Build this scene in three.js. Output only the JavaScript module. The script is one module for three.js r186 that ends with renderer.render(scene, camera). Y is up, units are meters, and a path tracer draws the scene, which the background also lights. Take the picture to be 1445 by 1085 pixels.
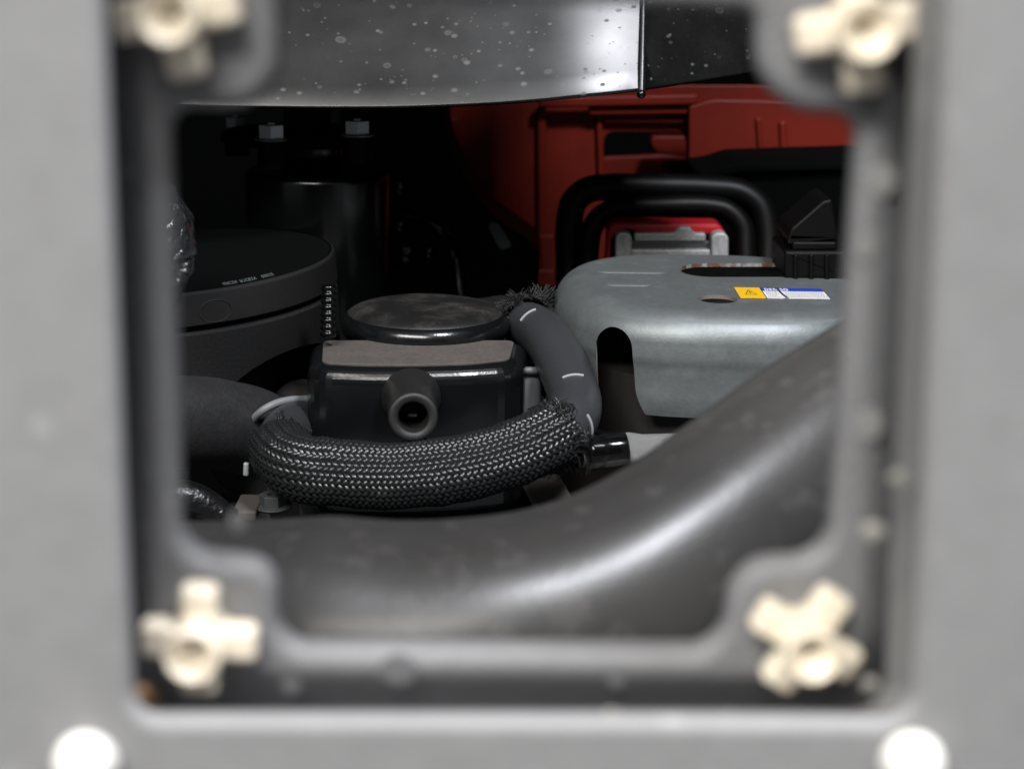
import * as THREE from 'three';
import { RoundedBoxGeometry } from 'three/addons/geometries/RoundedBoxGeometry.js';
import { mergeGeometries, mergeVertices, toCreasedNormals } from 'three/addons/utils/BufferGeometryUtils.js';
import { RectAreaLightUniformsLib } from 'three/addons/lights/RectAreaLightUniformsLib.js';
import { Brush, Evaluator, SUBTRACTION } from 'three-bvh-csg';

// ---------------------------------------------------------------- camera, light, exposure
const scene = new THREE.Scene();
const PITCH = 15.4, ROLL = 0.9, FOV = 27;
const camera = new THREE.PerspectiveCamera(FOV, 4 / 3, 0.01, 20);
camera.rotation.order = 'YXZ';
camera.position.set(0, 0, 0);
camera.rotation.set(THREE.MathUtils.degToRad(-PITCH), 0, THREE.MathUtils.degToRad(ROLL));
camera.focus = 0.645; camera.userData.fStop = 12;
camera.updateMatrixWorld(true);
scene.add(camera);
scene.background = new THREE.Color(0.09, 0.0935, 0.098);
RectAreaLightUniformsLib.init();
function areaLight(x, y, z, w, h, power, tx, ty, tz, color) {
  const l = new THREE.RectAreaLight(color, power, w, h);
  l.position.set(x, y, z); l.lookAt(tx, ty, tz); scene.add(l); return l;
}
areaLight(-0.46, 1.14, 0.68, 1.15, 0.42, 14.5, 0, -0.15, -0.5, 0xfffcf7);
areaLight(0.42, 1.0, -0.03, 0.22, 0.22, 72, 0.05, -0.15, -0.66, 0xf6f8ff);
const renderer = new THREE.WebGLRenderer({ antialias: true });
renderer.setSize(1024, 768);
renderer.toneMapping = THREE.LinearToneMapping;
renderer.toneMappingExposure = 2.0;
renderer.shadowMap.enabled = true;

// ---------------------------------------------------------------- helpers
const V3 = (x, y, z) => new THREE.Vector3(x, y, z), V2 = (x, y) => new THREE.Vector2(x, y);
const FPX = 542.5 / Math.tan(THREE.MathUtils.degToRad(FOV / 2));
const CR = V3(), CU = V3(), CB = V3(); camera.matrixWorld.extractBasis(CR, CU, CB);
const ray = (x, y) => V3().addScaledVector(CB, -1).addScaledVector(CR, (x - 722.5) / FPX).addScaledVector(CU, (542.5 - y) / FPX);
const at = (x, y, d) => ray(x, y).multiplyScalar(d);           // a point d metres in front of the lens plane
const onZ = (x, y, z) => { const r = ray(x, y); return r.multiplyScalar(z / r.z); };
const onY = (x, y, h) => { const r = ray(x, y); return r.multiplyScalar(h / r.y); };
const px = (n, d) => n * d / FPX;
let seed = 7;
const rnd = () => { seed = (seed * 1664525 + 1013904223) >>> 0; return seed / 4294967296; };
const used = {};
function numbered(n) { used[n] = (used[n] ?? -1) + 1; return used[n] ? n + '_' + String(used[n]).padStart(3, '0') : n; }
function thing(name, label, category, group) {
  const g = new THREE.Group(); g.name = numbered(name); g.userData = { label, category };
  if (group) g.userData.group = group;
  scene.add(g); return g;
}
function part(name, geo, mat, parent, label) {
  const list = Array.isArray(geo) ? geo : [geo];
  const g = list.length > 1 ? merge(list) : list[0];
  const m = new THREE.Mesh(g, mat); m.name = name; m.castShadow = m.receiveShadow = true;
  if (label) m.userData.label = label;
  (parent ?? scene).add(m); return m;
}
function single(name, geo, mat, label, category, group) {
  const m = part(numbered(name), geo, mat); m.userData = { label, category }; if (group) m.userData.group = group; return m;
}
function structure(name, geo, mat) { const m = part(numbered(name), geo, mat); m.userData = { kind: 'structure' }; return m; }
function merge(list) {
  return mergeGeometries(list.map((g) => {
    const n = g.index ? g.toNonIndexed() : g.clone();
    for (const k of Object.keys(n.attributes)) if (!['position', 'normal', 'uv'].includes(k)) n.deleteAttribute(k);
    if (!n.attributes.uv) n.setAttribute('uv', new THREE.BufferAttribute(new Float32Array(n.attributes.position.count * 2), 2));
    n.clearGroups(); return n;
  }));
}
function boxUV(geo, s = 1) {                                     // uv in metres by the face's main direction
  const g = geo.index ? geo.toNonIndexed() : geo, p = g.attributes.position, uv = new Float32Array(p.count * 2);
  const a = V3(), b = V3(), c = V3();
  for (let i = 0; i < p.count; i += 3) {
    a.fromBufferAttribute(p, i); b.fromBufferAttribute(p, i + 1); c.fromBufferAttribute(p, i + 2);
    const n = b.clone().sub(a).cross(c.clone().sub(a)), x = Math.abs(n.x), y = Math.abs(n.y), z = Math.abs(n.z);
    [a, b, c].forEach((v, k) => { const q = z >= x && z >= y ? [v.x, v.y] : y >= x ? [v.x, v.z] : [v.z, v.y]; uv[(i + k) * 2] = q[0] * s; uv[(i + k) * 2 + 1] = q[1] * s; });
  }
  g.setAttribute('uv', new THREE.BufferAttribute(uv, 2)); return g;
}
function place(geo, pos, rx = 0, ry = 0, rz = 0) {
  geo.applyMatrix4(new THREE.Matrix4().compose(pos, new THREE.Quaternion().setFromEuler(new THREE.Euler(rx, ry, rz)), V3(1, 1, 1))); return geo;
}
function along(geo, from, to) {                                  // turns a geometry's +y to run from one point to another, its origin at the first
  geo.applyQuaternion(new THREE.Quaternion().setFromUnitVectors(V3(0, 1, 0), to.clone().sub(from).normalize()));
  return geo.translate(from.x, from.y, from.z);
}
const curve = (pts, tension = 0.5) => new THREE.CatmullRomCurve3(pts.map((p) => (p.isVector3 ? p : at(...p))), false, 'centripetal', tension);
function tube(pts, r, seg = 90, radial = 28, caps = true) {
  const c = pts.isCurve || pts.getPoint ? pts : curve(pts), g = new THREE.TubeGeometry(c, seg, typeof r === 'number' ? r : 1, radial, false);
  const p = g.attributes.position, uv = g.attributes.uv, len = c.getLength();
  if (typeof r !== 'number') {
    for (let i = 0; i <= seg; i++) {
      const o = c.getPointAt(i / seg), k = r(i / seg);
      for (let j = 0; j <= radial; j++) { const n = i * (radial + 1) + j; p.setXYZ(n, o.x + (p.getX(n) - o.x) * k, o.y + (p.getY(n) - o.y) * k, o.z + (p.getZ(n) - o.z) * k); }
    }
    g.computeVertexNormals();
  }
  const rr = typeof r === 'number' ? r : r(0.5);
  for (let i = 0; i < uv.count; i++) uv.setXY(i, uv.getX(i) * len, uv.getY(i) * rr * Math.PI * 2);
  if (!caps) return g;
  const ends = [0, 1].map((t) => { const rad = typeof r === 'number' ? r : r(t); return along(new THREE.CircleGeometry(rad, radial).rotateX(-Math.PI / 2), c.getPointAt(t), c.getPointAt(t).add(c.getTangentAt(t).multiplyScalar(t ? 1 : -1))); });
  return merge([g, ...ends]);
}
const lathe = (pts, seg = 72) => new THREE.LatheGeometry(pts.map(([r, y]) => V2(Math.max(r, 1e-6), y)), seg);
function arcPts(cx, cy, r, a0, a1, n = 8) { return Array.from({ length: n + 1 }, (_, i) => { const a = THREE.MathUtils.degToRad(a0 + (a1 - a0) * i / n); return [cx + r * Math.cos(a), cy + r * Math.sin(a)]; }); }
function roundPoly(v, n = 10) {                                  // v: [x, y, radius]; returns points with rounded corners
  const out = [];
  v.forEach(([x, y, r], i) => {
    const a = v[(i + v.length - 1) % v.length], b = v[(i + 1) % v.length], p = V2(x, y);
    const u = V2(a[0] - x, a[1] - y).normalize(), w = V2(b[0] - x, b[1] - y).normalize();
    const s = p.clone().addScaledVector(u, r), e = p.clone().addScaledVector(w, r);
    for (let k = 0; k <= n; k++) { const t = k / n, m = 0.92; // close to a circle
      const q = V2().addScaledVector(s, (1 - t) ** 3 + 0 * m).addScaledVector(s.clone().lerp(p, 0.55), 3 * t * (1 - t) ** 2).addScaledVector(e.clone().lerp(p, 0.55), 3 * t * t * (1 - t)).addScaledVector(e, t ** 3);
      out.push(q); }
  });
  return out;
}
const shapeOf = (pts) => new THREE.Shape(pts);
function extrude(pts, depth, bevel = 0, holes = [], segs = 3, curveSegments = 12) {
  const s = pts.isShape ? pts : shapeOf(pts); s.holes.push(...holes.map((h) => new THREE.Path(h)));
  return new THREE.ExtrudeGeometry(s, { depth, bevelEnabled: bevel > 0, bevelSize: bevel, bevelThickness: bevel, bevelOffset: -bevel, bevelSegments: segs, curveSegments });
}
function box(w, h, d, pos, r = 0.0015, ry = 0, rx = 0, rz = 0) { return place(new RoundedBoxGeometry(w, h, d, 3, r), pos, rx, ry, rz); }
function cyl(r0, r1, h, seg = 40) { return new THREE.CylinderGeometry(r1, r0, h, seg).translate(0, h / 2, 0); }
function hexNut(r, h) {
  const s = shapeOf(Array.from({ length: 6 }, (_, i) => V2(r * Math.cos(i * Math.PI / 3), r * Math.sin(i * Math.PI / 3))));
  s.holes.push(new THREE.Path(Array.from({ length: 20 }, (_, i) => V2(r * 0.5 * Math.cos(-i * Math.PI / 10), r * 0.5 * Math.sin(-i * Math.PI / 10)))));
  return new THREE.ExtrudeGeometry(s, { depth: h, bevelEnabled: true, bevelSize: r * 0.06, bevelThickness: r * 0.08, bevelSegments: 2 }).rotateX(-Math.PI / 2);
}
const evaluator = new Evaluator(); evaluator.useGroups = true; evaluator.attributes = ['position', 'normal', 'uv'];
function plain(g) { const n = g.index ? g : mergeVertices(g); for (const k of Object.keys(n.attributes)) if (!['position', 'normal', 'uv'].includes(k)) n.deleteAttribute(k); n.clearGroups(); return n; }
function cut(base, baseMat, cutters, cutMat) {
  let b = new Brush(plain(base), baseMat); b.updateMatrixWorld(true);
  for (const c of cutters) { const k = new Brush(plain(c), cutMat); k.updateMatrixWorld(true); b = evaluator.evaluate(b, k, SUBTRACTION); b.updateMatrixWorld(true); }
  return b;
}

// ---------------------------------------------------------------- textures
function hash(x, y, s) { let h = Math.imul(x | 0, 374761393) + Math.imul(y | 0, 668265263) + Math.imul(s | 0, 2147483647 ^ 0x5bd1e995); h = Math.imul(h ^ (h >>> 13), 1274126177); return ((h ^ (h >>> 16)) >>> 0) / 4294967296; }
function vnoise(x, y, per, s) {
  const xi = Math.floor(x), yi = Math.floor(y), fx = x - xi, fy = y - yi, m = (a) => ((a % per) + per) % per, q = (t) => t * t * (3 - 2 * t);
  const a = hash(m(xi), m(yi), s), b = hash(m(xi + 1), m(yi), s), c = hash(m(xi), m(yi + 1), s), d = hash(m(xi + 1), m(yi + 1), s), u = q(fx), v = q(fy);
  return (a + (b - a) * u) * (1 - v) + (c + (d - c) * u) * v;
}
function fbm(u, v, f, oct, s) { let t = 0, a = 0.5, n = 0; for (let i = 0; i < oct; i++) { t += a * vnoise(u * f, v * f, f, s + i); n += a; a *= 0.5; f *= 2; } return t / n; }
function tex(size, fn, srgb, repeat = 1) {
  const d = new Uint8Array(size * size * 4);
  for (let y = 0; y < size; y++) for (let x = 0; x < size; x++) { const c = fn(x / size, y / size), i = (y * size + x) * 4; for (let k = 0; k < 3; k++) d[i + k] = Math.max(0, Math.min(255, (Array.isArray(c) ? c[k] : c) * 255)); d[i + 3] = 255; }
  const t = new THREE.DataTexture(d, size, size); t.wrapS = t.wrapT = THREE.RepeatWrapping; t.magFilter = THREE.LinearFilter; t.minFilter = THREE.LinearMipmapLinearFilter; t.generateMipmaps = true;
  if (srgb) t.colorSpace = THREE.SRGBColorSpace; t.repeat.set(repeat, repeat); t.needsUpdate = true; return t;
}
const rep = (t, r) => { const c = t.clone(); c.repeat.set(r, r); c.needsUpdate = true; return c; };
const sq = (v) => Math.max(0, Math.min(1, v));
// dirt: soft grey blotches and a few lighter splashes
const spots = (n, s, r0, r1) => Array.from({ length: n }, (_, i) => [hash(i, 1, s), hash(i, 2, s), r0 + (r1 - r0) * hash(i, 3, s) ** 3, hash(i, 4, s)]);
function splash(u, v, list, ring = 0) { let m = 0; for (const [x, y, r, k] of list) { let dx = Math.abs(u - x), dy = Math.abs(v - y); if (dx > 0.5) dx = 1 - dx; if (dy > 0.5) dy = 1 - dy; if (dx > r * 1.4 || dy > r * 1.4) continue; const d = Math.hypot(dx, dy) / r * (0.85 + 0.3 * vnoise(u * 60, v * 60, 60, 5)); if (d < 1) m = Math.max(m, (ring ? 0.25 + 0.75 * d ** 3 : 1 - d * d) * (0.3 + 0.7 * k)); } return m; }
const greySpots = spots(46, 21, 0.006, 0.03);
const panelTex = tex(512, (u, v) => { const b = 0.545 + 0.035 * (fbm(u, v, 6, 4, 3) - 0.5) + 0.03 * (fbm(u, v, 60, 2, 9) - 0.5) + 0.08 * splash(u, v, greySpots); return [b, b, b * 1.005]; }, true, 5);
const dustBump = tex(256, (u, v) => fbm(u, v, 40, 3, 31), false, 40);
const ductSpots = spots(330, 44, 0.002, 0.0105), ductRings = spots(30, 47, 0.006, 0.018);
const ductTex = tex(1024, (u, v) => { const s = splash(u, v, ductSpots) * 0.27 + splash(u, v, ductRings, 1) * 0.11 + 0.05 * sq((fbm(u, v, 7, 4, 12) - 0.45) * 3), b = 0.035 + s + 0.02 * fbm(u, v, 90, 2, 8); return [b * 1.0, b * 1.0, b * 0.99]; }, true, 6);
const ductRough = tex(512, (u, v) => { const s = splash(u, v, ductSpots) + splash(u, v, ductRings, 1); return 0.25 + 0.06 * fbm(u, v, 9, 4, 12) + 0.4 * sq(s); }, false, 6);
const zincTex = tex(512, (u, v) => { const b = 0.44 + 0.03 * (fbm(u, v, 8, 5, 61) - 0.5) + 0.035 * (fbm(u * 1, v, 70, 2, 63) - 0.5) + 0.035 * sq((fbm(u, v, 14, 3, 67) - 0.62) * 5) - 0.02 * sq((fbm(u, v, 5, 4, 69) - 0.6) * 4); return [b * 0.955, b * 1.0, b * 1.008]; }, true, 9);
const zincRough = tex(256, (u, v) => 0.46 + 0.07 * fbm(u, v, 12, 4, 71), false, 9);
const rustTex = tex(256, (u, v) => { const r = fbm(u, v, 14, 4, 81), b = 0.42 + 0.2 * fbm(u, v, 40, 2, 83), k = sq((r - 0.45) * 5); return [b * (1 - k) + 0.38 * k, b * (1 - k) + 0.24 * k, b * (1 - k) + 0.2 * k]; }, true, 30);
const dustTopTex = tex(512, (u, v) => { const k = 0.62 + 0.35 * (fbm(u, v, 9, 5, 91) - 0.5), f = fbm(u, v, 80, 2, 93); return [0.12 + 0.19 * k + 0.06 * f, 0.115 + 0.168 * k + 0.06 * f, 0.11 + 0.152 * k + 0.06 * f]; }, true, 11);
const capTex = tex(512, (u, v) => { const k = sq((fbm(u, v, 8, 5, 101) - 0.4) * 2.6) * (0.5 + 0.8 * fbm(u, v, 60, 2, 107)), f = fbm(u, v, 90, 2, 103); return [0.065 + 0.085 * k + 0.09 * f * k, 0.063 + 0.076 * k + 0.09 * f * k, 0.063 + 0.068 * k + 0.085 * f * k]; }, true, 14);
const rubberTex = tex(256, (u, v) => { const b = 0.135 + 0.06 * (fbm(u, v, 6, 4, 111) - 0.5) + 0.05 * (fbm(u, v, 50, 2, 113) - 0.5); return [b, b, b * 1.02]; }, true, 14);
const redTex = tex(512, (u, v) => { const k = 0.92 + 0.2 * (fbm(u, v, 6, 5, 121) - 0.5), g = sq((fbm(u, v, 10, 4, 123) - 0.55) * 3); return [0.46 * k - 0.05 * g, 0.116 * k, 0.06 * k]; }, true, 4);
const tubeTex = tex(512, (u, v) => { const b = 0.25 + 0.05 * (fbm(u, v, 7, 5, 131) - 0.5) + 0.05 * sq((fbm(u, v, 22, 3, 133) - 0.58) * 5); return [b * 1.01, b * 0.985, b * 0.955]; }, true, 7);
const castTex = tex(256, (u, v) => 0.66 + 0.2 * (fbm(u, v, 40, 3, 141) - 0.5), true, 20);
const crinkle = tex(256, (u, v) => { const a = fbm(u, v, 6, 4, 151); return Math.abs(a - 0.5) * 2; }, false, 30);
const wrapBump = tex(256, (u, v) => fbm(u, v, 16, 3, 161), false, 40);

// ---------------------------------------------------------------- materials
const std = (o) => new THREE.MeshStandardMaterial(o), phys = (o) => new THREE.MeshPhysicalMaterial(o);
const M = {
  panel: std({ map: panelTex, roughness: 0.72, bumpMap: dustBump, bumpScale: 0.00006 }),
  plate: std({ map: rep(panelTex, 7), color: 0xe6e6e8, roughness: 0.6, bumpMap: dustBump, bumpScale: 0.0002 }),
  cream: phys({ color: 0xf5e9d3, roughness: 0.38, clearcoat: 0.3, clearcoatRoughness: 0.3 }),
  white: phys({ color: 0xf3f1ea, roughness: 0.3, clearcoat: 0.4 }),
  hole: std({ color: 0x17130f, roughness: 0.9 }),
  duct: phys({ map: ductTex, roughnessMap: ductRough, roughness: 1, specularIntensity: 0.75 }),
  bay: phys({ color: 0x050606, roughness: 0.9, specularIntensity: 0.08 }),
  black: phys({ color: 0x060707, roughness: 0.55, specularIntensity: 0.2 }),
  gloss: phys({ color: 0x050606, roughness: 0.2, specularIntensity: 0.9 }),
  satin: phys({ color: 0x060606, roughness: 0.5, specularIntensity: 0.28, bumpMap: dustBump, bumpScale: 0.00005 }),
  drum: phys({ color: 0x0a0a0b, roughness: 0.6, specularIntensity: 0.7, bumpMap: dustBump, bumpScale: 0.0001 }),
  zincNut: std({ color: 0xc2c7cc, metalness: 0.8, roughness: 0.4 }),
  zinc: std({ map: zincTex, metalness: 0.58, roughnessMap: zincRough, roughness: 1, bumpMap: dustBump, bumpScale: 0.00004 }),
  rust: std({ map: rustTex, metalness: 0.25, roughness: 0.8 }),
  boxPlastic: phys({ color: 0x0d0e0f, roughness: 0.2, bumpMap: dustBump, bumpScale: 0.00002 }),
  dusty: std({ map: dustTopTex, roughness: 0.85 }),
  cap: std({ map: capTex, roughness: 0.5, bumpMap: dustBump, bumpScale: 0.0001 }),
  rubber: std({ map: rubberTex, roughness: 0.6, bumpMap: dustBump, bumpScale: 0.0001 }),
  hose: std({ color: 0x303134, roughness: 0.38, bumpMap: dustBump, bumpScale: 0.00008 }),
  braid: phys({ color: 0x1b1c1d, roughness: 0.28 }),
  filament: phys({ color: 0x1b1c1d, roughness: 0.25 }),
  spout: std({ color: 0x1b1b1b, roughness: 0.45, bumpMap: dustBump, bumpScale: 0.00004 }),
  loom: phys({ color: 0x0b0b0c, roughness: 0.32, bumpMap: wrapBump, bumpScale: 0.0004 }),
  rib: phys({ color: 0x151617, roughness: 0.3 }),
  frame: phys({ color: 0x080807, roughness: 0.45, specularIntensity: 0.4, bumpMap: dustBump, bumpScale: 0.00003 }),
  oval: std({ color: 0x1d1d1f, roughness: 0.5 }),
  tuft: std({ color: 0x201f1e, roughness: 0.6 }),
  mark: std({ color: 0x85898b, roughness: 0.6 }),
  red: phys({ map: redTex, roughness: 0.5, specularIntensity: 0.5 }),
  redBright: phys({ color: 0xb01522, roughness: 0.4, clearcoat: 0.3 }),
  cast: std({ map: castTex, metalness: 0.35, roughness: 0.55 }),
  castDark: std({ color: 0x4a4c4e, metalness: 0.4, roughness: 0.55 }),
  tubeTop: phys({ map: tubeTex, roughness: 0.39, clearcoat: 0.25, clearcoatRoughness: 0.32, bumpMap: dustBump, bumpScale: 0.00006 }),
  silver: std({ map: castTex, metalness: 0.75, roughness: 0.36, bumpMap: dustBump, bumpScale: 0.0002 }),
  wrap: phys({ color: 0x0d0d0e, roughness: 0.18, bumpMap: wrapBump, bumpScale: 0.0012, clearcoat: 0.6, clearcoatRoughness: 0.1 }),
  film: phys({ color: 0x232527, roughness: 0.1, bumpMap: crinkle, bumpScale: 0.003, clearcoat: 0.7, clearcoatRoughness: 0.08 }),
  greyCable: std({ color: 0x6f7274, roughness: 0.5 }),
  greyPlastic: std({ color: 0x55585a, roughness: 0.5 }),
  canister: std({ color: 0x15110f, roughness: 0.55, bumpMap: dustBump, bumpScale: 0.0001 }),
  tan: std({ map: dustTopTex, color: 0xffffff, roughness: 0.8 }),
};
for (const m of Object.values(M)) m.side = THREE.DoubleSide;

// ---------------------------------------------------------------- the setting: a dark bay round everything, open towards the lens
{
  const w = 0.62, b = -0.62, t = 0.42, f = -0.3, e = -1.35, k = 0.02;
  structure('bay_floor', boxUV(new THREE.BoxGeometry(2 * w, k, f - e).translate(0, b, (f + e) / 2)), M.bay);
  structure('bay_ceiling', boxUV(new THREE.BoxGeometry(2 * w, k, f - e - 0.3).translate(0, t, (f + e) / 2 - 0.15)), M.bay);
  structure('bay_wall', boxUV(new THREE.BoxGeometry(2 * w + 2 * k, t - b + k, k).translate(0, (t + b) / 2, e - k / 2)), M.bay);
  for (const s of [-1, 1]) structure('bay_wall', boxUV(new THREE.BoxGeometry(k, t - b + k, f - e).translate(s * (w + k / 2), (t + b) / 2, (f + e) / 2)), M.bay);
}

// ---------------------------------------------------------------- front panel and mounting plate
function ring(aPts, az, bPts, bz) {                              // a strip between two contours of equal count
  const n = aPts.length, pos = [], idx = [];
  for (let i = 0; i < n; i++) pos.push(aPts[i].x, aPts[i].y, az, bPts[i].x, bPts[i].y, bz);
  for (let i = 0; i < n; i++) { const a = i * 2, c = ((i + 1) % n) * 2; idx.push(a, c, a + 1, c, c + 1, a + 1); }
  return { pos, idx };
}
function holedPlate(outer, inner, zFront, lip, back, behind = inner) {           // inner: visible opening; lip: radius of its rolled front edge; back: wall depth behind the lip
  const n = inner.length, c = inner.reduce((s, p) => s.add(p), V2()).divideScalar(n);
  const area = inner.reduce((s, p, i) => { const q = inner[(i + 1) % n]; return s + p.x * q.y - q.x * p.y; }, 0), sg = area > 0 ? 1 : -1;
  const nrm = inner.map((p, i) => { const a = inner[(i + n - 1) % n], b = inner[(i + 1) % n], d = b.clone().sub(a).normalize(); return V2(d.y * sg, -d.x * sg); });
  const rows = [[0, zFront - lip - back]];
  for (let k = 0; k <= 8; k++) { const a = k / 8 * Math.PI / 2; rows.push([lip * (1 - Math.cos(a)), zFront - lip + lip * Math.sin(a)]); }
  const pos = [], idx = [];
  rows.forEach(([o, z], row) => (row ? inner : behind).forEach((p, i) => { const q = p.clone().addScaledVector(nrm[i], o); pos.push(q.x, q.y, z); }));
  for (let r = 0; r + 1 < rows.length; r++) for (let i = 0; i < n; i++) { const a = r * n + i, b = r * n + (i + 1) % n, d = a + n, e = b + n; idx.push(a, b, d, b, e, d); }
  const wall = new THREE.BufferGeometry(); wall.setAttribute('position', new THREE.Float32BufferAttribute(pos, 3)); wall.setIndex(idx); wall.computeVertexNormals();
  const edge = inner.map((p, i) => p.clone().addScaledVector(nrm[i], lip)), s = shapeOf(outer); s.holes.push(new THREE.Path(edge));
  const face = new THREE.ShapeGeometry(s).translate(0, 0, zFront);
  const s2 = shapeOf(outer); s2.holes.push(new THREE.Path(behind));
  const rear = new THREE.ShapeGeometry(s2).translate(0, 0, zFront - lip - back);
  const o = outer, side = new THREE.BufferGeometry(), sp = []; o.forEach((p, i) => { const q = o[(i + 1) % o.length], z0 = zFront, z1 = zFront - lip - back; sp.push(p.x, p.y, z0, q.x, q.y, z0, p.x, p.y, z1, q.x, q.y, z0, q.x, q.y, z1, p.x, p.y, z1); });
  side.setAttribute('position', new THREE.Float32BufferAttribute(sp, 3)); side.computeVertexNormals();
  return boxUV(merge([face, rear, wall, side]));
}
const ZP = -0.2, ZW = -0.214, ZM = -0.2245, toZ = (list, z) => list.map((p) => { const q = onZ(p.x, p.y, z); return V2(q.x, q.y); });
{
  const t = thing('front_panel', 'pale grey dusty plastic panel with a square opening, filling the edges of the picture', 'panel');
  const inner = toZ(roundPoly([[106, -1000, 30], [1376, -1000, 30], [1284, 1011, 46], [190, 1008, 40]]), ZP - 0.0018), behind = toZ(roundPoly([[76, -1000, 30], [1336, -1000, 30], [1248, 1003, 46], [160, 1003, 40]]), ZW);
  part('panel_face', holedPlate([V2(-0.24, -0.22), V2(0.24, -0.22), V2(0.24, 0.1), V2(-0.24, 0.1)], inner, ZP, 0.0018, 0.0122, behind), M.panel, t);
  for (const [x, y] of [[121, 1076], [1287, 1076]]) {
    const p = onZ(x, y, ZP + 0.001), r = px(50, 0.2);
    part('stud', place(lathe([[0, 0.0048], [r * 0.5, 0.0044], [r * 0.85, 0.0026], [r, 0.0004], [r, -0.001], [0, -0.001]], 40), p, Math.PI / 2), M.white, t, x < 700 ? 'round white stud at the lower left corner' : 'round white stud at the lower right corner');
  }
  for (const [x, y, r] of [[1228, 966, 13], [1232, 752, 18], [1268, 675, 14], [150, 715, 18], [862, 1012, 14], [1030, 1015, 12]]) {
    const p = onZ(x, y, ZP - 0.003);
    part('dirt_speck', place(new THREE.SphereGeometry(px(r, 0.205), 16, 10).scale(1, 0.9, 0.35), p), std({ color: 0x8d8982, roughness: 0.9 }), t);
  }
}
{
  const t = thing('mounting_plate', 'dark grey recessed plate behind the front panel with four lobed corners', 'plate');
  const ap = roundPoly([[400, -10, 25], [1062, 12, 25], [1066, 152, 78], [1206, 158, 34], [1164, 778, 50], [1030, 782, 58], [1016, 905, 48], [394, 901, 46], [394, 783, 42], [260, 772, 46], [243, 148, 36], [398, 152, 76]]);
  const rim = toZ(roundPoly([[204, -150, 30], [1246, -150, 30], [1206, 945, 60], [222, 943, 50]]), ZM);
  part('plate_face', holedPlate(rim, toZ(ap, ZM - 0.0045), ZM, 0.0025, 0.002), M.plate, t);
  // outside the lobes the plate falls back into a channel, then returns to the back of the front panel
  const n = rim.length, nrm = rim.map((p, i) => { const d = rim[(i + 1) % n].clone().sub(rim[(i + n - 1) % n]).normalize(); return V2(d.y, -d.x); });
  const sgn = nrm[0].dot(rim[0].clone().sub(V2(0, -0.05))) > 0 ? 1 : -1, rows = [[0, 0], [0.0008, -0.0001], [0.002, -0.0006], [0.0045, -0.0023], [0.008, -0.0049], [0.012, -0.0076], [0.016, -0.0098], [0.018, -0.0098], [0.018, ZW - ZM]], pos = [], idx = [];
  rows.forEach(([o, z]) => rim.forEach((p, i) => { const q = p.clone().addScaledVector(nrm[i], o * sgn); pos.push(q.x, q.y, ZM + z); }));
  for (let k = 0; k + 1 < rows.length; k++) for (let i = 0; i < n; i++) { const c = k * n + i, d = k * n + (i + 1) % n; idx.push(c, d, c + n, d, d + n, c + n); }
  const ch = new THREE.BufferGeometry(); ch.setAttribute('position', new THREE.Float32BufferAttribute(pos, 3)); ch.setIndex(idx); ch.computeVertexNormals();
  part('channel', boxUV(ch), M.plate, t);
  for (const [x, y, r, g] of [[186, 243, 16, 0], [1245, 255, 20, 1], [1222, 352, 16, 1], [1226, 600, 22, 1], [1240, 300, 10, 0], [335, 735, 14, 0], [562, 945, 30, 0], [410, 968, 16, 0], [870, 962, 13, 0]]) {
    const p = onZ(x, y, ZM + 0.0002), s = px(r, 0.222);
    part('mud_speck', place(new THREE.SphereGeometry(s, 18, 12).scale(1, 0.7 + 0.6 * rnd(), 0.06), p), std({ color: g ? 0x858583 : 0x6a6a6c, roughness: 0.95 }), t);
  }
}
// cream plastic fasteners in the four corners of the plate
function makeFastener() {
  const t = new THREE.Group(), L = 0.0088, w = 0.0056;
  for (let k = 0; k < 4; k++) {
    const a = k * Math.PI / 2;
    const g = place(new RoundedBoxGeometry(L - 0.002, w, 0.0042, 4, 0.0013), V3(Math.cos(a) * (0.002 + (L - 0.002) / 2), Math.sin(a) * (0.002 + (L - 0.002) / 2), 0.0021), 0, 0, a);
    part('arm', g, M.cream, t);
  }
  const r = 0.0043;
  part('barrel', place(lathe([[0, -0.004], [r, -0.004], [r, 0.0084], ...arcPts(r - 0.0008, 0.0084, 0.0008, 0, 90, 4), [r * 0.72, 0.0086], [r * 0.32, 0.0066], [r * 0.19, 0.0058], [0, 0.0057]], 36), V3(0, 0, 0), Math.PI / 2), M.cream, t);
  part('bore', place(new THREE.CircleGeometry(r * 0.2, 24), V3(0, 0, 0.0059)), M.hole, t);
  return t;
}
const fast0 = makeFastener();
[[254, 17, -9, 'cream plastic fastener in the upper left corner, cut by the top edge', -8], [1208, 38, -9, 'cream plastic fastener in the upper right corner above the red panel', 6],
  [285, 893, 2, 'cream plastic fastener in the lower left corner with three stubby arms showing', -4], [1134, 893, 30, 'cream plastic fastener in the lower right corner, turned like a letter X', 3]].forEach(([x, y, a, label], i) => {
  const f = i ? fast0.clone() : fast0; f.name = numbered('plastic_fastener'); const p = onZ(x, y, ZM + 0.0006);
  f.position.copy(p); f.rotation.z = THREE.MathUtils.degToRad(-a); f.userData = { label, category: 'fastener', group: 'cream fasteners in the plate corners' }; f.userData.done = undefined; delete f.userData.done; scene.add(f);
});
single('rubber_plug', place(new THREE.CapsuleGeometry(px(17, 0.217), px(20, 0.217), 6, 18), onZ(206, 984, ZM + 0.003), 0.2, 0, 0.45), std({ color: 0xa9835c, roughness: 0.6, side: THREE.DoubleSide }), 'small tan plug tucked in the lower left corner of the recess', 'plug');

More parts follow.
